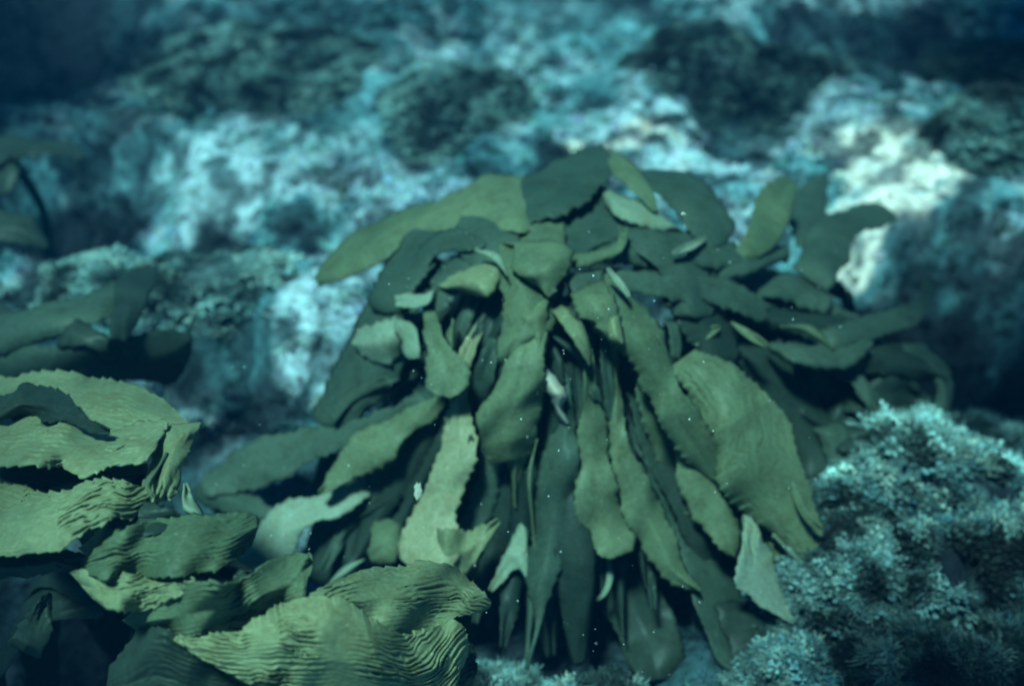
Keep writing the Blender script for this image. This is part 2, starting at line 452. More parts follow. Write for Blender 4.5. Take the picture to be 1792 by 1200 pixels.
def depth(surf, px, py):
    """depth of each plant's draped surface: the reef plane plus the plant's mound"""
    inv = (38.0 / 38.0) * (-ray(px, py)[..., 2]) / CAM[2]
    # the mound tapers towards the far field
    for (cx, cy, sx, sy, a) in SURF[surf]:
        inv = inv + a * np.exp(-.5 * (((px - cx) / sx) ** 2 + ((py - cy) / sy) ** 2))
    return 1 / inv
SURF = {
    'main': [(980, 480, 380, 300, .17)],
    'front': [(200, 900, 480, 330, .27), (620, 1100, 250, 160, .06)],
    'back': [(1450, 580, 260, 170, .05), (980, 480, 300, 260, .09)],
    'left': [(150, 570, 220, 110, .12)],
    'far': [(50, 270, 150, 80, .03)],
}
_bn = [0]
def blade(plant, surf, L, Rr, lift=0.0, cup=.012, tilt=0.0, ridge=0.0, mat=None, teeth=5.0, name='blade', wave=.009, thick=.0022, label=None, lam=17.0, flat=0.0, tuck=.03):
    _bn[0] += 1; sd_ = _bn[0] * 13
    L = np.asarray(L, float); Rr = np.asarray(Rr, float)
    ln = max(np.linalg.norm(np.diff(L, axis=0), axis=1).sum(), np.linalg.norm(np.diff(Rr, axis=0), axis=1).sum())
    step = 2.6 if ridge else 4.0
    n = int(np.clip(ln / step, 14, 260))
    a = spline(L, n); b = spline(Rr, n)
    if teeth <= 1:                       # slivers, some standing for lit blade edges, run out to a point
        c_ = (a + b) / 2; g = (np.sin(np.pi * np.clip(np.linspace(.02, .98, n), 0, 1)) ** .8)[:, None]
        a = c_ + (a - c_) * g; b = c_ + (b - c_) * g
    if teeth > 1:                        # rounded ends
        c_ = (a + b) / 2; g = np.ones(n)
        for e in (0, 1):
            w_ = np.linalg.norm(a - b, axis=1)[0 if e == 0 else -1]
            z = int(np.clip(.33 * w_ / (ln / n), 0, n * .25))
            if e == 0: continue
            if z > 1:
                q = (np.arange(z) + .15) / z
                gg = np.sqrt(1 - (1 - q) ** 2)
                if e == 0: g[:z] *= gg
                else: g[-z:] *= gg[::-1]
        a = c_ + (a - c_) * g[:, None]; b = c_ + (b - c_) * g[:, None]
    wd = np.linalg.norm(a - b, axis=1)
    m = int(np.clip(wd.max() / (2.4 if ridge else 5.0), 8, 90))
    # saw-toothed margins
    s = np.linspace(0, ln, n)
    ax = (a - b) / np.maximum(wd, 1e-3)[:, None]
    env = np.clip(wd / 40, 0, 1)
    a0, b0 = a.copy(), b.copy()
    for arr, sg, k in ((a, 1, 0), (b, -1, 5)):
        per = 17 + 9 * vnoise(s / 60, s * 0 + k, sd_)
        saw = 1 - np.mod(s / per.mean() + 1.2 * vnoise(s / 45, s * 0 + 3, sd_ + k), 1)
        amp = teeth * (.35 + 1.0 * vnoise(s / 35, s * 0 + 9, sd_ + 2 + k)) * env
        arr += ax * (sg * (saw ** 1.4 * amp + (vnoise(s / 28, s * 0, sd_ + 4 + k) - .5) * teeth * 1.8 * env + (vnoise(s / 75, s * 0, sd_ + 6 + k) - .5) * 11 * env * (teeth > 1)))[:, None]
    v = np.linspace(0, 1, m)
    P = a0[:, None, :] * (1 - v)[None, :, None] + b0[:, None, :] * v[None, :, None]
    ea = (np.clip(1 - 2 * v, 0, 1) ** 5)[None, :, None]; eb = (np.clip(2 * v - 1, 0, 1) ** 5)[None, :, None]
    P = P + (a - a0)[:, None] * ea + (b - b0)[:, None] * eb
    D = depth(surf, P[..., 0], P[..., 1])
    if flat:
        D = D * (1 - flat) + D.mean() * flat
    u = np.linspace(0, 1, n)[:, None]
    lf = np.interp(u, np.linspace(0, 1, len(np.atleast_1d(lift))), np.atleast_1d(lift))
    tl = np.interp(u, np.linspace(0, 1, len(np.atleast_1d(tilt))), np.atleast_1d(tilt))
    ce = (1 - (2 * v[None] - 1) ** 2)
    k = wd[:, None] / max(wd.max(), 1)
    off = lf + cup * ce * k + tl * (0.5 - v[None]) * k
    S = u * ln; T = (v[None] - .5) * wd[:, None]
    if teeth > 1 and tuck: off = off - tuck * np.clip(1 - u / .14, 0, 1) ** 1.5      # each blade comes out from under its neighbours
    # slow ruffle, stronger at the margins
    off = off + wave * (.35 + 1.3 * np.abs(2 * v[None] - 1)) * (2 * fbm(S / 70 + (v[None] > .5) * 7.0 * 0 + T / 90, T / 110 + sd_, sd_ + 8, 1) - 1) * 1.6
    if ridge:
        ph = T / (lam * .72) + 1.7 * fbm(S / 85, T / 60, sd_ + 20, 2) + 1.3 * vnoise(S / 26, T / 24, sd_ + 24) + (S / 260)
        rg = .7 * np.sin(2 * np.pi * ph) + .5 * np.sin(2 * np.pi * (ph * 1.37 + 1.6 * vnoise(S / 30, T / 20, sd_ + 26)))
        am = np.clip(2.6 * vnoise(S / 70, T / 45, sd_ + 30) - .45, .05, 1.9)
        off = off + ridge * .95 * rg * am * np.clip(ce * 5, 0, 1)
    d = ray(P[..., 0], P[..., 1])
    W = CAM + d * (D - off)[..., None]
    # normals
    du = np.gradient(W, axis=0); dv = np.gradient(W, axis=1)
    nn = np.cross(du, dv); nn /= np.maximum(np.linalg.norm(nn, axis=-1, keepdims=True), 1e-9)
    back = W - nn * thick * np.sign(np.sum(nn * (W - CAM), -1, keepdims=True).mean()) * -1.0
    V = np.concatenate([W.reshape(-1, 3), back.reshape(-1, 3)])
    id1 = np.arange(n * m).reshape(n, m); id2 = id1 + n * m
    f1 = np.stack([id1[:-1, :-1], id1[:-1, 1:], id1[1:, 1:], id1[1:, :-1]], -1).reshape(-1, 4)
    f2 = np.stack([id2[:-1, :-1], id2[1:, :-1], id2[1:, 1:], id2[:-1, 1:]], -1).reshape(-1, 4)
    bd = np.concatenate([id1[0, :], id1[1:, -1], id1[-1, -2::-1], id1[-2:0:-1, 0]])
    b2 = np.roll(bd, -1); o = n * m
    f3 = np.stack([bd, bd + o, b2 + o, b2], -1)
    o_ = mesh_obj(name, V, np.concatenate([f1, f2, f3]), mat or KELP, plant)
    if label: o_['label'] = label
    return o_

def strap(plant, pts, wid, mat, thick=.002, ruffle=.01, seed=0):
    """a hanging blade given by its midline in the scene: inner and far-side fronds"""
    n = 70; m = 11
    C_ = spline(pts, n)
    t = np.gradient(C_, axis=0); t /= np.linalg.norm(t, axis=1, keepdims=True)
    up = np.array([0, 0, 1.0]); out = C_ - np.array([C_[0, 0], C_[0, 1], C_[:, 2].min() - .2])
    side = np.cross(t, out); side /= np.maximum(np.linalg.norm(side, axis=1, keepdims=True), 1e-6)
    nn = np.cross(side, t)
    u = np.linspace(0, 1, n); w_ = wid * np.clip(np.sin(np.pi * np.clip(u * .85 + .1, 0, 1)) ** .7, .12, 1)
    v = np.linspace(-1, 1, m)
    saw = 1 - np.mod(u * 28 + vnoise(u * 9, u * 0, seed), 1)
    e = 1 + .1 * saw[:, None] * (np.abs(v)[None] > .95)
    W = C_[:, None] + side[:, None] * (v[None, :] * w_[:, None] / 2 * e)[..., None]
    W += nn[:, None] * ((1 - v[None] ** 2) * .012 + ruffle * (2 * fbm(u[:, None] * 9 + v[None] * .8, v[None] * 1.5 + seed, seed, 2) - 1) * (.4 + np.abs(v)[None]))[..., None]
    B2 = W - nn[:, None] * thick
    V = np.concatenate([W.reshape(-1, 3), B2.reshape(-1, 3)])
    id1 = np.arange(n * m).reshape(n, m); id2 = id1 + n * m
    f1 = np.stack([id1[:-1, :-1], id1[:-1, 1:], id1[1:, 1:], id1[1:, :-1]], -1).reshape(-1, 4)
    f2 = np.stack([id2[:-1, :-1], id2[1:, :-1], id2[1:, 1:], id2[:-1, 1:]], -1).reshape(-1, 4)
    bd = np.concatenate([id1[0, :], id1[1:, -1], id1[-1, -2::-1], id1[-2:0:-1, 0]]); b2 = np.roll(bd, -1); o = n * m
    f3 = np.stack([bd, bd + o, b2 + o, b2], -1)
    return mesh_obj('blade', V, np.concatenate([f1, f2, f3]), mat, plant)

def tube(name, pts, rad, mat, parent, n=40, k=12):
    C_ = spline(pts, n); rr = np.interp(np.linspace(0, 1, n), np.linspace(0, 1, len(rad)), rad)
    t = np.gradient(C_, axis=0); t /= np.linalg.norm(t, axis=1, keepdims=True)
    a = np.cross(t, np.array([.3, .9, .1])); a /= np.linalg.norm(a, axis=1, keepdims=True); b = np.cross(t, a)
    ang = np.linspace(0, 2 * np.pi, k, endpoint=False)
    V = C_[:, None] + (a[:, None] * np.cos(ang)[None, :, None] + b[:, None] * np.sin(ang)[None, :, None]) * rr[:, None, None]
    i = np.arange(n * k).reshape(n, k); j = np.roll(i, -1, 1)
    f = np.stack([i[:-1], j[:-1], j[1:], i[1:]], -1).reshape(-1, 4)
    return V.reshape(-1, 3), f

def stalk(plant, base, top, r=.014):
    mid = (np.array(base) + np.array(top)) / 2 + np.array([.03, .02, 0])
    v, f = tube('stipe', [base, mid, top], [r * 1.4, r, r * 1.3], KDARK, plant)
    mesh_obj('stipe', v, f, KDARK, plant)
    vs = []; fs = []; o = 0
    for i in range(14):
        a = i / 14 * 6.283 + random.uniform(-.2, .2); q = random.uniform(.05, .1)
        p = [np.array(base) + [0, 0, .06], np.array(base) + [math.cos(a) * q * .5, math.sin(a) * q * .5, .04], np.array(base) + [math.cos(a) * q, math.sin(a) * q, -.03]]
        v, f = tube('h', p, [.007, .005, .003], None, None, n=8, k=6); vs.append(v); fs.append(f + o); o += len(v)
    mesh_obj('holdfast', np.concatenate(vs), np.concatenate(fs), KDARK, plant)

def apex(surf, px, py, drop=.05):
    return CAM + ray(px, py) * (depth(surf, px, py) + drop)

# ---- the big kelp in the middle
cr = apex('main', 960, 470, .07)
main = empty('kelp', (cr[0], cr[1] + .02, float(bed_h(cr[0], cr[1] + .02))))
tag(main, 'large olive kelp mound with drooping serrated blades filling the middle of the reef', 'kelp', 'kelp plants on the reef')
stalk(main, (cr[0], cr[1] + .02, main.location.z), tuple(cr))
# inner and far-side fronds
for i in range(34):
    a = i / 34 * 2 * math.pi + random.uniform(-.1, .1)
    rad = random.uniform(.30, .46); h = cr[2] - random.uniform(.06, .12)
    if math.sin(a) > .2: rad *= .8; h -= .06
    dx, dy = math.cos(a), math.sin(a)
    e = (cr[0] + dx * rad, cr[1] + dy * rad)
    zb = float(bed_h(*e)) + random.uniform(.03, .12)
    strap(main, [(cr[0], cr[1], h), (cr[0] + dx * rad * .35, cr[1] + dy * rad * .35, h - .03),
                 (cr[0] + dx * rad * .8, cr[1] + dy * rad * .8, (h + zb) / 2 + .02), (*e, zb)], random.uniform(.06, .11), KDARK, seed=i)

def M(L, Rr, **k): return blade(main, 'main', L, Rr, **k)
# right shoulder
M([(1000,515),(1030,570),(1090,620),(1130,680),(1150,740),(1190,790),(1235,835)], [(1065,475),(1110,530),(1160,580),(1180,640),(1215,720),(1250,780),(1262,850)], lift=[.02,.05,.05,.02], cup=.02, tilt=-.02)
M([(1175,640),(1215,700),(1245,790),(1255,850),(1300,890),(1345,935),(1405,992)], [(1215,612),(1265,625),(1322,665),(1368,722),(1392,790),(1420,870),(1442,930),(1428,1003)], lift=[.02,.06,.05,.03], cup=.035, tilt=[-.02,-.05,-.06], ridge=.0009, lam=22)
M([(1085,630),(1110,740),(1150,860),(1190,960),(1220,1060),(1262,1170)], [(1135,680),(1190,780),(1215,880),(1250,960),(1295,1040),(1315,1195)], lift=-.05, tilt=.05, mat=KDIM)
M([(1105,620),(1150,710),(1186,800),(1198,870),(1232,925),(1268,965),(1284,974)], [(1120,615),(1172,705),(1205,790),(1242,838),(1276,885),(1292,940),(1288,974)], lift=.02)
M([(1030,540),(1060,610),(1070,680),(1062,750),(1076,830),(1105,910),(1140,990),(1195,1025),(1225,1033)], [(1050,535),(1078,605),(1088,680),(1098,760),(1125,820),(1162,890),(1188,940),(1196,990),(1228,1033)], lift=[-.02,0,.02], cup=.015)
M([(985,530),(1015,600),(1025,668),(1014,740),(1012,800),(1010,870),(1022,930),(1036,958),(1052,974)], [(1005,525),(1035,600),(1042,668),(1056,745),(1068,830),(1095,900),(1108,945),(1106,963),(1070,978)], lift=[-.02,.01,.03], cup=.012, tilt=.02)
M([(1056,970),(1060,1010),(1052,1035),(1038,1047)], [(1070,970),(1074,1010),(1064,1040),(1046,1053)], lift=-.03, teeth=1, mat=KLIGHT)
M([(996,690),(990,720),(995,760),(1000,790)], [(1004,690),(1010,720),(1010,765),(1004,792)], lift=-.03, teeth=2)
M([(1165,560),(1172,590),(1178,625)], [(1185,562),(1195,595),(1192,630)], lift=-.04, teeth=3, mat=KDIM)
# middle
M([(925,500),(908,590),(866,680),(834,732),(840,780),(862,814),(884,802),(896,835),(899,885)], [(955,495),(948,580),(952,660),(946,740),(928,790),(910,830),(904,860),(902,888)], lift=[.01,.04,.04,0], cup=.02, tilt=.02)
M([(738,541),(744,590),(749,640),(750,674),(768,692)], [(760,543),(772,592),(800,622),(819,656),(812,682),(786,695)], lift=[.03,.04,.05], cup=.01, mat=KELP, flat=.5)
M([(783,608),(778,590),(785,572),(792,558)], [(800,618),(797,595),(797,575),(794,557)], lift=.03, teeth=1)
M([(880,425),(872,480),(880,520),(876,570),(870,615),(880,640)], [(930,430),(950,500),(975,560),(960,585),(930,602),(896,642)], lift=[.04,.03,.03], cup=.03, tilt=.03)
M([(868,424),(900,432),(895,470),(925,490),(945,505)], [(960,418),(1005,436),(1000,462),(985,490),(960,520)], lift=[.06,.07,.05], cup=.02)
M([(905,540),(918,580),(930,620),(938,690)], [(958,520),(962,580),(948,630),(944,692)], lift=.045, teeth=5)
M([(962,545),(985,578),(1008,608),(1030,640)], [(984,532),(1014,566),(1031,606),(1034,640)], lift=[.03,.06,.05], cup=.012, mat=KFRONT)
M([(962,580),(985,606),(1015,640),(1040,700)], [(990,596),(1020,620),(1040,660),(1052,705)], lift=0, cup=.01, mat=KDIM)
M([(1000,512),(1012,548),(1040,562),(1062,590),(1085,602)], [(1050,490),(1078,520),(1085,548),(1090,575),(1094,602)], lift=[.06,.07,.06], cup=.02, mat=KELP)
M([(1060,555),(1066,590),(1085,603)], [(1082,545),(1090,575),(1094,600)], lift=.08, teeth=2, mat=KFRONT)
M([(1060,470),(1076,492),(1092,512),(1098,520)], [(1066,468),(1084,485),(1100,508),(1103,520)], lift=.075, teeth=1, mat=KLIGHT, cup=.004)
M([(936,636),(944,672),(962,698),(976,728),(990,742)], [(952,636),(978,662),(996,692),(985,712),(997,742)], lift=[.02,.04,.01], mat=KPALE, teeth=5, label='pale torn blade end', flat=.5)
# stem and flared bright blade
M([(845,545),(805,615),(790,690),(784,740),(765,795),(742,860),(716,920),(695,965),(688,990)], [(862,550),(828,620),(815,690),(826,745),(832,800),(806,860),(792,905),(800,945),(805,1005)], lift=[-.03,0,.05,.10], cup=.012, mat=KWARM, label='bright flared blade with its highlight put into the colour', tilt=-.02)
M([(765,925),(812,934),(846,922),(872,908)], [(765,990),(806,1004),(842,965),(874,912)], lift=[.10,.08,.04], mat=KFRONT, cup=.01)
M([(818,760),(812,800),(806,830),(798,850)], [(830,760),(834,800),(822,835),(808,852)], lift=.02, teeth=1)
M([(975,620),(982,720),(950,800),(934,880),(926,960),(924,1030),(936,1090),(918,1170)], [(992,620),(1005,730),(1014,820),(1006,900),(992,970),(966,1030),(944,1100),(926,1172)], lift=[-.02,.01,.03,.02], cup=.02, tilt=-.02, mat=KDIM)
M([(925,905),(897,950),(872,995),(856,1032)], [(928,960),(922,1008),(906,996),(882,1016),(860,1034)], lift=.0, mat=KLIGHT, teeth=6)
M([(935,770),(922,830),(926,900),(935,960)], [(945,765),(932,830),(936,900),(938,965)], lift=.02, teeth=1)
# pale piece low on the right with its slivers
M([(1296,885),(1302,950),(1291,1000),(1289,1026),(1340,1060),(1386,1088)], [(1300,880),(1334,950),(1358,990),(1368,1040),(1380,1068),(1392,1088)], lift=[.02,.04,.02], mat=KLIGHT, teeth=5, label='pale blade', tilt=.03, ridge=.0009)
M([(1348,934),(1380,972),(1430,1010)], [(1357,934),(1402,974),(1434,1004)], lift=.05, mat=KLIGHT, teeth=1, cup=.004)
M([(1380,820),(1388,870),(1412,915),(1436,930)], [(1388,818),(1402,868),(1424,905),(1443,922)], lift=.085, mat=KELP, teeth=1, cup=.006)
M([(1330,930),(1350,975),(1372,1020),(1378,1060)], [(1356,945),(1385,985),(1400,1030),(1392,1062)], lift=-.01, mat=KELP)
# left skirts
M([(700,560),(660,558),(630,575),(614,600)], [(712,598),(690,632),(655,636),(622,608)], lift=[.02,.04,.03], mat=KLIGHT, teeth=7, cup=.02, tilt=.04)
M([(672,566),(700,590),(703,620),(716,630)], [(690,556),(730,570),(741,605),(738,626)], lift=[.04,.05,.05], teeth=3, mat=KLIGHT)
M([(720,430),(664,492),(622,580),(582,660),(545,742)], [(810,470),(750,520),(712,600),(690,670),(600,755)], lift=-.03, cup=.03, mat=KDIM)
M([(690,655),(640,670),(600,690),(575,725)], [(700,662),(650,685),(615,705),(582,742)], lift=.0, teeth=2, cup=.006, mat=KDIM)
M([(810,600),(730,680),(630,738),(500,752),(420,790),(350,835)], [(830,630),(750,722),(650,772),(540,812),(460,850),(352,872)], lift=[-.05,-.03,-.02,0], cup=.015, mat=KDIM)
M([(800,630),(735,700),(645,750),(602,780),(578,828),(558,862)], [(812,650),(760,730),(690,790),(645,822),(600,848),(560,864)], lift=[-.03,-.01,.02,.03], mat=KELP, cup=.01)
M([(640,830),(560,865),(480,888),(448,930),(412,978)], [(660,860),(590,900),(535,930),(505,978),(450,992),(416,1002)], lift=[-.03,0,.03], mat=KLIGHT, cup=.015)
M([(342,846),(400,848),(440,868),(480,890)], [(342,872),(375,892),(420,902),(470,905)], lift=-.02, mat=KDIM)
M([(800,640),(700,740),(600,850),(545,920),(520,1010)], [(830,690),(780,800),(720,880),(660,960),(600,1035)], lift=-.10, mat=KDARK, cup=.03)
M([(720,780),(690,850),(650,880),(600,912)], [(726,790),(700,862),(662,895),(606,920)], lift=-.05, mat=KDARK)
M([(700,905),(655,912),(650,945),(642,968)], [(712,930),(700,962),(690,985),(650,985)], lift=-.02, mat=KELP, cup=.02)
M([(642,970),(602,990),(565,1026)], [(634,986),(604,1010),(572,1030)], lift=0, mat=KLIGHT, teeth=1)
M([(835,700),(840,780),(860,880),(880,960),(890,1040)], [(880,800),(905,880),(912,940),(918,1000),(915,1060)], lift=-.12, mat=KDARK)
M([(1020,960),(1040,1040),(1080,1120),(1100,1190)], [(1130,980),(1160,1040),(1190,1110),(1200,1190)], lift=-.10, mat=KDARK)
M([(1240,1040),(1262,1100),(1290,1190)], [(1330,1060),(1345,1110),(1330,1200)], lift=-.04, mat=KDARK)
# crown
M([(880,330),(945,300),(1005,266),(1062,256)], [(900,400),(990,378),(1050,330),(1082,296)], lift=[0,.02,.03], cup=.02, mat=KDIM)
M([(1042,276),(1080,318),(1120,345),(1147,370)], [(1068,258),(1112,288),(1142,330),(1152,368)], lift=[.04,.06,.04], cup=.01, teeth=3)
M([(930,330),(945,400),(1000,446),(1060,420)], [(1050,320),(1085,360),(1090,400),(1070,424)], lift=-.005, cup=-.02, mat=KDIM)
M([(1105,300),(1165,360),(1200,402),(1248,436)], [(1138,296),(1212,308),(1262,345),(1286,392),(1272,428)], lift=[.0,.03,.02], cup=.025, teeth=3, mat=KDIM)
M([(1285,455),(1308,400),(1325,345),(1372,306)], [(1310,462),(1352,432),(1380,388),(1400,322)], lift=[.02,.03,.05], cup=.01, teeth=3)
M([(1035,425),(1120,418),(1210,430),(1300,440),(1380,425)], [(1040,460),(1120,462),(1210,475),(1300,480),(1385,460)], lift=-.01, cup=.02, mat=KDIM)
M([(1050,465),(1140,475),(1230,480),(1300,500),(1350,530)], [(1055,495),(1140,515),(1230,525),(1290,545),(1340,560)], lift=-.02, cup=.015, mat=KDIM)
M([(1100,380),(1180,400),(1260,410),(1300,440)], [(1090,430),(1180,450),(1250,460),(1300,470)], lift=.0, cup=.02, mat=KDIM)
M([(1175,440),(1205,425),(1232,412)], [(1180,446),(1212,436),(1238,420)], lift=.04, mat=KLIGHT, teeth=1, cup=.003)
M([(1055,330),(1095,345),(1140,360),(1175,392)], [(1055,352),(1100,385),(1150,400),(1200,405)], lift=.02, mat=KLIGHT, teeth=4)
M([(935,315),(860,310),(795,335),(730,370)], [(940,405),(860,402),(790,402),(720,405)], lift=[.02,.02,0], cup=.02, teeth=3, mat=KELP)
M([(760,345),(690,378),(620,410),(575,450),(550,488)], [(760,392),(712,406),(690,436),(640,470),(558,500)], lift=[0,.03,.03], cup=.01, teeth=2)
M([(870,395),(800,400),(740,425),(700,470),(688,520)], [(880,425),(810,432),(765,455),(735,490),(715,530)], lift=[.02,.02,.0], mat=KDIM, cup=.015)
M([(880,420),(830,430),(785,460),(750,500),(735,545)], [(890,450),(850,462),(815,485),(785,520),(765,550)], lift=[.01,.01,-.01], mat=KDIM, cup=.012)
M([(880,450),(825,466),(785,482),(762,505)], [(884,475),(870,504),(850,520),(795,506)], lift=[.05,.06,.03], mat=KFRONT, cup=.02, teeth=4)
M([(828,440),(860,452),(882,482)], [(834,434),(872,444),(893,480)], lift=.085, mat=KLIGHT, teeth=1, cup=.003)
M([(765,505),(735,515),(690,520)], [(760,525),(735,540),(692,536)], lift=.035, mat=KLIGHT, teeth=6)
M([(1000,445),(1040,440),(1075,425),(1088,395)], [(1000,470),(1045,462),(1090,440),(1100,398)], lift=.035, cup=.01)
M([(975,480),(1000,500),(1005,540),(990,560)], [(1050,470),(1040,500),(1020,530),(1000,560)], lift=.02, mat=KDIM)

M([(900,380),(890,430),(905,480),(930,530)], [(980,370),(990,430),(985,480),(965,525)], lift=[.0,.02,.02], cup=.02)
M([(1060,400),(1110,430),(1160,490),(1190,560)], [(1110,390),(1190,420),(1240,480),(1250,560)], lift=[-.01,0,-.01], cup=.02, mat=KDIM)
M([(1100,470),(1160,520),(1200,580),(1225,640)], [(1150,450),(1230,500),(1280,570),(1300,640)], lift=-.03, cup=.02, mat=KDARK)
M([(740,390),(700,420),(670,470),(640,540)], [(800,400),(770,440),(740,490),(700,560)], lift=[0,.01,.0], cup=.02, mat=KDIM)
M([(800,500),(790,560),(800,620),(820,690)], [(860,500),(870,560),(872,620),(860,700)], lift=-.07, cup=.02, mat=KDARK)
M([(820,370),(790,410),(800,440),(830,470)], [(900,370),(905,410),(890,440),(860,470)], lift=.015, cup=.02, mat=KDIM)
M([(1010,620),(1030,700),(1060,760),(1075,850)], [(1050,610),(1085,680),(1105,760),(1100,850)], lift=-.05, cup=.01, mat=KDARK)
M([(1100,640),(1120,700),(1150,800),(1200,900)], [(1140,640),(1180,720),(1215,810),(1225,900)], lift=-.02, cup=.01, mat=KELP)

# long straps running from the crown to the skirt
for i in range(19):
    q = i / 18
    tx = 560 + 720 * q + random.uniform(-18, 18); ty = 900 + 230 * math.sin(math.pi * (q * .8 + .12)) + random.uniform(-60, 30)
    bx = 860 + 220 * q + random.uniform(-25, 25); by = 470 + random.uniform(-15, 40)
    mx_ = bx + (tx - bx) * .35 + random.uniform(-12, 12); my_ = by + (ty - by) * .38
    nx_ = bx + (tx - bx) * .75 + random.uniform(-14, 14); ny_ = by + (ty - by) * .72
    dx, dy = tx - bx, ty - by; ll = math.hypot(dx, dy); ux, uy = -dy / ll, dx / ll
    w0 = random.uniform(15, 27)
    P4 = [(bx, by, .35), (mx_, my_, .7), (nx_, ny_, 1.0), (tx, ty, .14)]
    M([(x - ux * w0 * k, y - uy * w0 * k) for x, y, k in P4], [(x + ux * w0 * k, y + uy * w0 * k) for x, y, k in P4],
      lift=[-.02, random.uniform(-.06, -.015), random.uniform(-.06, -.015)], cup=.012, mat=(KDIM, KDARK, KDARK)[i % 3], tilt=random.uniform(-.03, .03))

# ---- second kelp, dimmer, behind the right shoulder
rc = apex('back', 1330, 560, .12)
rk = empty('kelp', (rc[0], rc[1], float(bed_h(rc[0], rc[1]))))
tag(rk, 'dim blurred kelp spreading behind the right shoulder of the large kelp', 'kelp', 'kelp plants on the reef')
stalk(rk, (rc[0], rc[1], rk.location.z), tuple(rc))
def K(L, Rr, **k): return blade(rk, 'back', L, Rr, **k)
K([(1220,480),(1300,470),(1380,480),(1460,515)], [(1220,520),(1300,515),(1380,525),(1455,545)], cup=.02, mat=KDIM, wave=.015)
K([(1230,520),(1310,530),(1400,545),(1500,560)], [(1230,565),(1310,570),(1400,590),(1495,590)], cup=.02, mat=KDARK, wave=.015)
K([(1380,600),(1470,590),(1560,600),(1620,625),(1655,655)], [(1390,640),(1470,650),(1550,655),(1610,665),(1660,672)], cup=.02, mat=KDARK, lift=.02, wave=.02)
K([(1400,640),(1480,655),(1560,660),(1640,690)], [(1400,690),(1480,715),(1560,725),(1635,735)], cup=-.02, mat=KDARK, lift=.0, wave=.02)
K([(1390,690),(1450,720),(1500,745),(1560,765)], [(1380,730),(1430,765),(1490,790),(1550,785)], cup=.02, mat=KDARK, lift=-.01, wave=.02)
K([(1560,600),(1610,640),(1640,690),(1630,740)], [(1610,600),(1655,640),(1668,690),(1655,735)], cup=.01, mat=KDIM, lift=.01, wave=.01)
K([(1430,580),(1520,552),(1588,535),(1612,510),(1618,485)], [(1450,625),(1540,592),(1600,572),(1622,540),(1634,490)], cup=.01, mat=KDIM, lift=.05)
K([(1210,602),(1222,576),(1256,566)], [(1226,608),(1242,590),(1264,578)], mat=KELP, lift=.1, teeth=1, cup=.005)  # this and the next two slivers stand for light on blade edges
K([(1274,566),(1308,590),(1338,610)], [(1286,560),(1322,584),(1348,600)], mat=KELP, lift=.1, teeth=1, cup=.003)
K([(1360,576),(1410,582),(1455,614)], [(1370,566),(1422,570),(1463,608)], mat=KELP, lift=.1, teeth=1, cup=.003)
K([(1340,600),(1400,600),(1470,610),(1520,590)], [(1350,620),(1420,645),(1480,640),(1530,600)], mat=KDIM, lift=.07, cup=.02)
K([(1240,600),(1290,680),(1340,760),(1400,850)], [(1380,600),(1430,700),(1470,780),(1490,850)], mat=KDARK, lift=-.03, cup=.04)
K([(1420,740),(1440,790),(1450,840),(1470,885)], [(1480,740),(1510,790),(1512,840),(1485,885)], lift=.0, cup=.02, mat=KDIM)
K([(1390,470),(1425,395),(1480,362),(1530,358),(1568,375)], [(1445,510),(1485,452),(1500,412),(1535,396),(1570,385)], lift=.04, cup=.02, mat=KDIM)
K([(1390,430),(1380,380),(1400,330),(1440,300)], [(1440,440),(1440,390),(1440,350),(1452,305)], lift=.0, mat=KDIM)
K([(1480,640),(1530,680),(1570,720),(1640,760)], [(1440,720),(1490,760),(1560,790),(1620,780)], mat=KDARK, lift=-.04)

for i in range(12):
    a = i / 12 * 2 * math.pi + .2
    rad = random.uniform(.20, .34); h = rc[2] + .02; dx, dy = math.cos(a), math.sin(a)
    e = (rc[0] + dx * rad, rc[1] + dy * rad); zb = float(bed_h(*e)) + random.uniform(.03, .1)
    strap(rk, [(rc[0], rc[1], h), (rc[0] + dx * rad * .4, rc[1] + dy * rad * .4, h - .01), (rc[0] + dx * rad * .8, rc[1] + dy * rad * .8, (h + zb) / 2 + .03), (*e, zb)], random.uniform(.05, .09), KDARK if i % 2 else KDIM, ruffle=.02, seed=90 + i)

# ---- foreground kelp
fc = apex('front', 120, 860, .10)
fk = empty('kelp', (fc[0], fc[1], float(bed_h(fc[0], fc[1]))))
tag(fk, 'closest kelp with corrugated yellow-green blades stacked in the lower left corner', 'kelp', 'kelp plants on the reef')
stalk(fk, (fc[0], fc[1], fk.location.z), tuple(fc))
def G(L, Rr, **k):
    k.setdefault('mat', KFRONT); k.setdefault('ridge', .0016); k.setdefault('wave', .016)
    return blade(fk, 'front', L, Rr, **k)
G([(-60,672),(60,655),(130,652),(200,664),(270,690),(322,735),(348,748)], [(-60,770),(60,760),(190,762),(260,760),(310,755),(348,756)], lift=0, cup=.02, tilt=-.03, ridge=.0020, lam=12)
G([(-60,720),(10,690),(50,676),(102,684),(142,720),(192,752)], [(-60,742),(0,738),(60,738),(110,742),(155,756),(192,757)], lift=[.06,.07,.05], cup=.02, tilt=[.04,.07,.03], mat=KDARK, ridge=.0012)  # shaded underside of the hood, darkened by its material
G([(-60,745),(50,742),(120,738),(190,756),(250,742),(296,738)], [(-60,815),(50,806),(100,816),(150,824),(200,806),(252,800),(280,768)], lift=[.05,.05,.04], cup=.012, tilt=-.06, ridge=.0029, lam=12)
G([(292,742),(272,795),(252,852),(262,878)], [(350,738),(328,800),(302,862),(272,880)], lift=[.03,.06,.05], cup=.015, tilt=-.03, ridge=.0012)
G([(-60,800),(60,805),(160,820),(262,800)], [(-60,870),(60,868),(160,860),(262,860)], lift=-.03, mat=KDARK, ridge=.001)
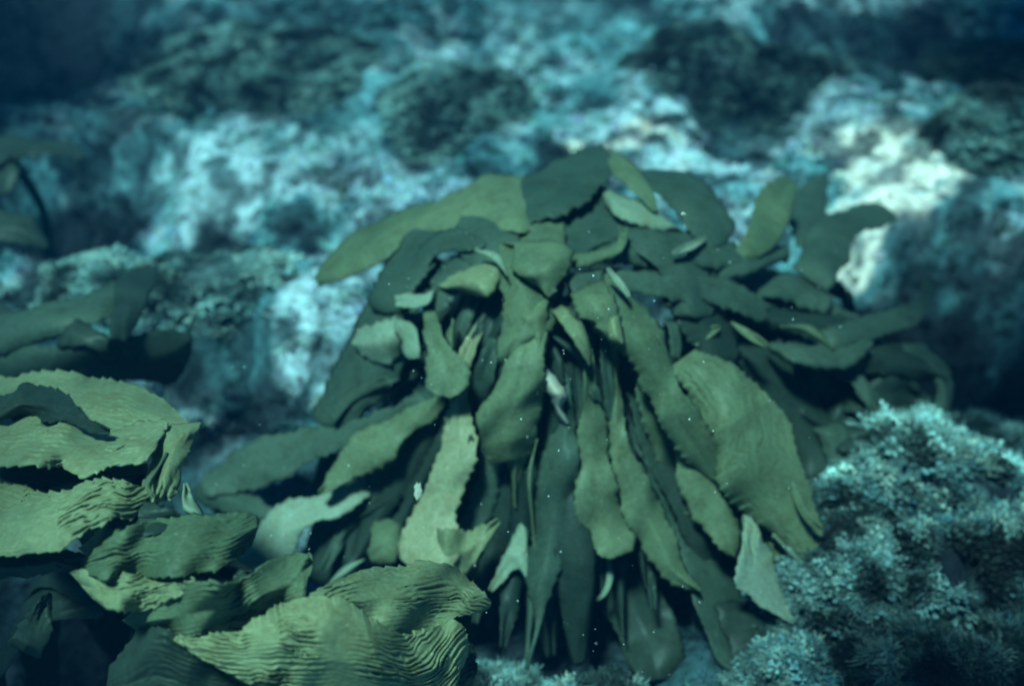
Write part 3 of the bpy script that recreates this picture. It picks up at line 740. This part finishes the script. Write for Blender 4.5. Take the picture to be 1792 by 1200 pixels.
G([(-60,852),(40,852),(100,858),(150,842),(178,832),(230,846),(262,852)], [(-60,985),(50,972),(100,962),(142,932),(182,910),(230,900),(268,872)], lift=[.05,.06,.04], cup=.02, tilt=-.06, ridge=.0029, lam=12)
G([(262,866),(250,846),(275,812),(290,790)], [(275,872),(268,850),(284,818),(294,792)], lift=.07, ridge=0, teeth=1, mat=KELP)
G([(140,962),(172,925),(200,890),(250,878)], [(165,985),(190,960),(215,930),(270,925)], lift=[.03,.04,.02], mat=KELP, ridge=.001)
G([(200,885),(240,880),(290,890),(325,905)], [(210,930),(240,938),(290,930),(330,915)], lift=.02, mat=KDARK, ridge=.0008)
G([(322,845),(320,890),(336,912)], [(326,845),(346,880),(372,902)], lift=.03, ridge=0, mat=KLIGHT, teeth=1)
G([(128,985),(190,945),(250,920),(330,905),(400,903),(455,902)], [(128,1000),(200,1006),(270,1006),(330,1000),(400,982),(448,940)], lift=[.05,.06,.05], cup=.012, tilt=-.02, ridge=.0020, lam=11, mat=KELP)
G([(120,1000),(200,1003),(280,998),(330,1010),(350,1022)], [(160,1045),(190,1060),(240,1062),(300,1042),(352,1026)], lift=[.06,.07,.06], cup=.008, tilt=-.05, ridge=.0030, lam=10)
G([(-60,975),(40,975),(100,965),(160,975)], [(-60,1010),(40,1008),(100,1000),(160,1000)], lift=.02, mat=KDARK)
G([(215,1086),(290,1042),(340,1020),(400,1020),(450,995),(500,978),(548,970)], [(235,1100),(300,1112),(360,1118),(430,1102),(480,1082),(528,1052),(542,1000)], lift=[.06,.08,.09,.05], cup=.01, tilt=[.03,.05,.01], ridge=.002, lam=12, mat=KELP)
G([(330,960),(400,985),(440,1000)], [(340,1010),(400,1020),(440,1010)], lift=.02, mat=KDARK)
G([(400,1110),(520,1050),(600,1010),(690,985),(790,983),(860,1055)], [(420,1170),(560,1120),(640,1100),(720,1105),(790,1085),(858,1062)], lift=[.08,.09,.08,.06], cup=.015, tilt=-.03, ridge=.0030, lam=11)
G([(280,1102),(340,1118),(430,1098),(530,1046),(610,1058),(700,1108),(805,1082)], [(300,1118),(370,1160),(440,1200),(560,1250),(680,1270),(780,1250),(825,1130)], lift=[.10,.11,.12,.08], cup=.03, tilt=[-.03,-.03,.02,.06], ridge=.0028, lam=12)
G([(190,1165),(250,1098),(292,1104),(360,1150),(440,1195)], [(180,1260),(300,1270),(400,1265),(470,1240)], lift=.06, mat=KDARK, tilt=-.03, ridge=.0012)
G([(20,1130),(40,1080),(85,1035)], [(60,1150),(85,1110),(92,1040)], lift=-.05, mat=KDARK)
G([(740,1110),(790,1100),(830,1130)], [(740,1250),(800,1240),(835,1180)], lift=.03, mat=KDARK)
for i in range(7):   # inner and near-side fronds
    a = i / 12 * 2 * math.pi
    rad = random.uniform(.22, .32); h = fc[2] - random.uniform(.18, .24); dx, dy = math.cos(a), math.sin(a)
    e = (fc[0] + dx * rad, fc[1] + dy * rad); zb = float(bed_h(*e)) + .05
    strap(fk, [(fc[0], fc[1], h), (fc[0] + dx * rad * .4, fc[1] + dy * rad * .4, h - .02), (fc[0] + dx * rad * .8, fc[1] + dy * rad * .8, (h + zb) / 2), (*e, zb)], .08, KDARK, seed=50 + i)

# ---- kelp at the left edge, out of focus
lc = apex('left', 110, 610, .08)
lk = empty('kelp', (lc[0], lc[1], float(bed_h(lc[0], lc[1]))))
tag(lk, 'dim out-of-focus kelp at the left edge just above the corrugated blades', 'kelp', 'kelp plants on the reef')
stalk(lk, (lc[0], lc[1], lk.location.z), tuple(lc))
def Q(L, Rr, **k):
    k.setdefault('mat', KDARK); return blade(lk, 'left', L, Rr, **k)
Q([(-60,575),(60,532),(130,520),(200,492),(228,478)], [(-60,640),(60,602),(130,575),(200,545),(235,505)], lift=.02, mat=KDIM)
Q([(185,610),(205,550),(212,490),(240,464)], [(225,615),(240,560),(264,510),(272,468)], lift=.05)
Q([(60,665),(140,605),(250,590),(338,572)], [(80,690),(180,672),(300,664),(338,610)], lift=[0,.02,0], mat=KDARK)
Q([(-60,600),(40,600),(120,610),(190,590)], [(-60,670),(40,662),(120,655),(195,610)], lift=.0, mat=KDIM)
Q([(-60,500),(-10,520),(40,560)], [(-60,560),(-10,580),(40,590)], lift=.0)
Q([(120,560),(160,575),(210,600)], [(100,600),(150,610),(200,640)], lift=.03, mat=KDARK)

# ---- kelp far up the left edge
ac = apex('far', 20, 275, .05)
ak = empty('kelp', (ac[0], ac[1], float(bed_h(ac[0], ac[1]))))
tag(ak, 'far dim kelp arching over a dark hollow high on the left edge', 'kelp', 'kelp plants on the reef')
stalk(ak, (ac[0], ac[1], ak.location.z), tuple(ac), r=.012)
blade(ak, 'far', [(-60,240),(60,242),(120,248),(145,272)], [(-60,300),(40,275),(100,266),(138,284)], lift=.08, mat=KDARK)
blade(ak, 'far', [(-60,360),(0,370),(50,385),(85,420)], [(-60,430),(0,420),(40,425),(80,440)], lift=.05, mat=KDARK)
blade(ak, 'far', [(10,260),(30,300),(25,340)], [(-30,270),(-15,310),(0,345)], lift=.05, mat=KDARK)
# ------------------------------------------------------------------ rocks with coralline turf
def rock(loc, rad, hgt, label, seed, crust=None, csize=(.012, .026), ncr=1500, colr=C_MID, group=None, dark=.5):
    t = empty('reef_rock', (loc[0], loc[1], float(bed_h(loc[0], loc[1])) - .03))
    tag(t, label, 'rock', group)
    n, m = 110, 60
    a = np.linspace(0, 2 * np.pi, n, endpoint=False)[None]; p = np.linspace(0, 1, m)[:, None]
    th = p * (np.pi * .5)
    def surf(a, th):
        ca, sa = np.cos(a), np.sin(a)
        q = 1 + .45 * (fbm(ca * 1.6 + 4, sa * 1.6 + th * 1.1, seed, 3) - .5)
        x = ca * np.sin(th) * rad[0] * q; y = sa * np.sin(th) * rad[1] * q
        z = np.cos(th) ** .8 * hgt
        wx, wy = x + t.location.x, y + t.location.y
        z = z + (fbm(wx * 9, wy * 9 + z * 6, seed + 5, 4) - .5) * hgt * .9 * np.sin(th + .3)
        return np.stack([wx, wy, z + bed_h(wx, wy) - .03 * np.sin(th) ** 6], -1)
    V = surf(a, th + a * 0)
    i = np.arange(n * m).reshape(m, n); j = np.roll(i, -1, 1)
    f = np.stack([i[:-1], i[1:], j[1:], j[:-1]], -1).reshape(-1, 4)
    nz = fbm(V[..., 0] * 12, V[..., 1] * 12, seed + 9, 3)
    cc_ = (C_DARK + (colr - C_DARK) * np.clip((nz - .35) / .3, 0, 1)[..., None] * .28)
    mesh_obj('stone', V.reshape(-1, 3), f, STONE, t, col=cc_.reshape(-1, 3))
    r = np.random.default_rng(seed)
    aa = r.uniform(0, 2 * np.pi, ncr); tt = np.arccos(r.uniform(0.02, 1, ncr))
    P = surf(aa, tt)
    cl = fbm(P[:, 0] * 10, P[:, 1] * 10, seed + 20, 3)
    keep = cl > .30
    P, aa, tt, cl = P[keep], aa[keep], tt[keep], cl[keep]
    nr = np.stack([np.cos(aa) * np.sin(tt), np.sin(aa) * np.sin(tt), np.cos(tt)], -1)
    k = np.clip((fbm(P[:, 0] * 6, P[:, 1] * 6, seed + 30, 3) - .35) / .3, 0, 1)[:, None]
    h_ = r.uniform(0, 1, (len(P), 1)) ** 2
    c = (C_GREEN * min(1.0, colr.mean() / .42) * (1 - k) + colr * k) * (1 - h_ * .6) + h_ * .6 * colr * np.array([1.5, 1.05, .85])
    c = c * r.uniform(.3, 1.5, (len(P), 1)) * (.10 + 1.25 * np.clip((fbm(P[:, 0] * 16, P[:, 1] * 16 + P[:, 2] * 12, seed + 40, 3) - .36) / .24, 0, 1))[:, None]  # shade of gaps in the crust put into the tuft colours
    v, f, c = scatter(crust or KNOBF, P, r.uniform(*csize, len(P)), np.clip(c, .01, .9), r, nr)
    o = mesh_obj('coralline_crust', v, f, TURF, t, col=c); o['kind'] = 'stuff'
    return t

def gp(px, py, z=0.0):
    p = ground_at(px, py, z); return (p[0], p[1])
RG = 'turf-covered rocks on the reef'
LC = np.array([.27, .44, .42])
FK = FEATH + FEATH + KNOB
rock(gp(1600, 850, .06), (.27, .17), .13, 'rock with bright knobbly crust right of the large kelp', 101, crust=FK, ncr=6500, csize=(.007, .030), colr=LC * 1.15, group=RG)
rock(gp(1690, 960, .1), (.24, .15), .14, 'rock crusted in shaggy algae at the right edge below the brightest crust', 102, crust=FK, ncr=5500, csize=(.007, .030), colr=LC * .6, group=RG)
rock(gp(1500, 1010, .06), (.19, .13), .13, 'low crusted rock against the tips of the largest drooping blades', 103, crust=FK, ncr=4500, csize=(.009, .025), colr=LC * .6, group=RG)
rock(gp(1700, 1150, .05), (.26, .16), .11, 'dim turf-covered rock in the lower right corner', 104, crust=FEATH, ncr=3200, csize=(.010, .028), colr=LC * .4, group=RG)  # crust colour lowered to dim this corner
rock(gp(1035, 1215, .05), (.12, .09), .11, 'small bright knobbly rock at the bottom edge below the hanging blades', 105, crust=FK, ncr=2400, colr=LC * .9, csize=(.006, .018), group=RG)
rock(gp(850, 1190, .0), (.10, .08), .08, 'small rock half hidden beside the corrugated blade tip at the bottom', 106, crust=FK, ncr=1300, colr=LC * .6, csize=(.006, .018), group=RG)
rock(gp(1400, 1190, .02), (.10, .08), .07, 'small pale-capped stone at the bottom edge under the dark hanging blades', 107, crust=FK, ncr=1000, csize=(.006, .018), colr=LC, group=RG)
rock(gp(1735, 255, .05), (.17, .16), .12, 'bushy rock beside the brightest sand patch at the upper right', 108, crust=FEATH, ncr=1600, csize=(.010, .030), colr=LC * .8, group=RG)
rock(gp(270, 480, .03), (.34, .13), .05, 'broad turf-covered rock below the dark hollow on the left', 109, crust=FK, ncr=3000, csize=(.010, .026), colr=LC * .85, group=RG)
rock(gp(800, 170, .0), (.24, .22), .05, 'rounded algae-covered rock behind the top of the large kelp', 110, crust=FEATH, ncr=1600, csize=(.010, .030), colr=LC * .7, group=RG)
rock(gp(1290, 120, .0), (.32, .28), .07, 'dark round algae-covered rock behind the oval hollow', 111, crust=FEATH, ncr=3600, csize=(.010, .030), colr=LC * .42, group=RG)
rock(gp(440, 110, .0), (.40, .30), .05, 'wide algae-covered rock in the upper left behind the pale sand', 112, crust=FEATH, ncr=4200, csize=(.010, .030), colr=LC * .6, group=RG)
rock(gp(1800, 120, .0), (.26, .30), .2, 'tall weed-covered rock at the upper right edge, darkened for the view corner', 113, crust=FEATH, ncr=1500, csize=(.02, .05), colr=LC * .15, group=RG)  # crust colour near black to stand for the dark corner

rock(gp(1740, 720, .0), (.16, .16), .12, 'feathery algae-covered rock at the right edge above the crusted rocks', 114, crust=FEATH, ncr=2600, csize=(.012, .03), colr=LC * .55, group=RG)

# ------------------------------------------------------------------ unseen frond rafts added above the reef to darken the edges of view
def shade_raft(px, py, ax_, ay_, label, seed, zc=2.5, n=22):
    g = ground_at(px, py); k = (zc - 0) / sd.z
    c = np.array([g[0] + sd.x * k, g[1] + sd.y * k, zc])
    t = empty('shade_fronds', c); tag(t, label, 'kelp', 'unseen shade fronds added above the reef')
    r = np.random.default_rng(seed)
    for i in range(n):
        a = r.uniform(0, 6.283); q = r.uniform(0, 1) ** .6
        p0 = c + [math.cos(a) * q * ax_, math.sin(a) * q * ay_, r.uniform(-.1, .1)]
        b = r.uniform(0, 6.283); L_ = r.uniform(.4, .7); dd = np.array([math.cos(b), math.sin(b), r.uniform(-.15, .1)]) * L_ / 3
        strap(t, [p0 - dd * 1.5, p0 - dd * .5 + r.normal(size=3) * .03, p0 + dd * .5 + r.normal(size=3) * .03, p0 + dd * 1.5], r.uniform(.12, .2), KDARK, ruffle=.02, seed=seed + i)
shade_raft(-290, 1340, .25, .22, 'added unseen frond raft shading the lower left corner', 301)
shade_raft(-160, 100, .8, .7, 'added unseen frond raft shading the upper left of the reef', 302, n=34)
shade_raft(1930, 60, .6, .7, 'added unseen frond raft shading the upper right of the reef', 303, n=30)
shade_raft(1960, 640, .25, .3, 'added unseen frond raft shading the right edge of the reef', 304, n=16)
shade_raft(1900, 1400, .4, .2, 'added unseen frond raft shading the lower right corner', 305, n=16)
shade_raft(-300, 380, .3, .3, 'added unseen frond raft shading the left edge of the reef', 306, n=14)

# ------------------------------------------------------------------ bits drifting in the water
def flake(px, py, dep, w_, h_, label, seed):
    d = ray(px, py); c = CAM + d * dep
    r = np.random.default_rng(seed); n = 14
    a = np.linspace(0, 2 * np.pi, n, endpoint=False)
    rr = r.uniform(.6, 1.1, n)
    rt = np.array([1, 0, 0.]); up = np.array([0, math.sin(R(PITCH)), math.cos(R(PITCH))]); fw = np.cross(up, rt)
    ring = c + (np.cos(a) * rr * w_)[:, None] * rt + (np.sin(a) * rr * h_)[:, None] * up
    V = np.vstack([ring + fw * .0012, ring - fw * .0012, c + fw * .003, c - fw * .003])
    f = []
    for i in range(n):
        j = (i + 1) % n
        f += [(i, j, 2 * n), (n + j, n + i, 2 * n + 1), (i, n + i, n + j), (i, n + j, j)]
    return tag(mesh_obj('drifting_flake', V, np.array(f), KPALE, smooth=False), label, 'debris')
flake(731, 858, 1.55, .0055, .0135, 'tiny white flake drifting before the dark gap left of the flared bright blade', 4)
flake(1196, 375, 1.55, .004, .003, 'bright speck drifting before the upper right crown blades', 6)

n = 340
px = rng.uniform(350, 1500, n); py = rng.uniform(380, 1190, n)
dp = np.minimum(depth('main', px, py) - rng.uniform(.10, .45, n), 1.9)
P = CAM + ray(px, py) * dp[:, None]
v, f, c = scatter([ICO], P, .0002 + .0010 * rng.uniform(0, 1, n) ** 3, np.tile([[.8, .85, .85]], (n, 1)), rng)
tag(mesh_obj('suspended_particles', v, f, TURF, col=c), 'fine pale specks suspended in the water', 'particles', kind='stuff')

# ------------------------------------------------------------------ the water's haze
hm, N, Lk = new_mat('sea_haze')
ho = N.new('ShaderNodeOutputMaterial'); pv = N.new('ShaderNodeVolumePrincipled')
pv.inputs['Color'].default_value = (0.015, 0.23, 0.50, 1)
pv.inputs['Density'].default_value = 0.032
pv.inputs['Anisotropy'].default_value = 0.2
Lk.new(pv.outputs[0], ho.inputs['Volume'])
zmin, zmax = float(Z.min()) - 1.0, max(3.0, float(Z.max()) + .1)
x0, x1, y0, y1 = gx[0] - 1, gx[-1] + 1, gy[0] - 1, gy[-1] + 1
V = [(x, y, z) for z in (zmin, zmax) for y in (y0, y1) for x in (x0, x1)]
Fh = [(0, 2, 3, 1), (4, 5, 7, 6), (0, 1, 5, 4), (2, 6, 7, 3), (0, 4, 6, 2), (1, 3, 7, 5)]
tag(mesh_obj('haze', V, Fh, hm, smooth=False), 'blue-green haze of sea water', 'haze', kind='stuff')
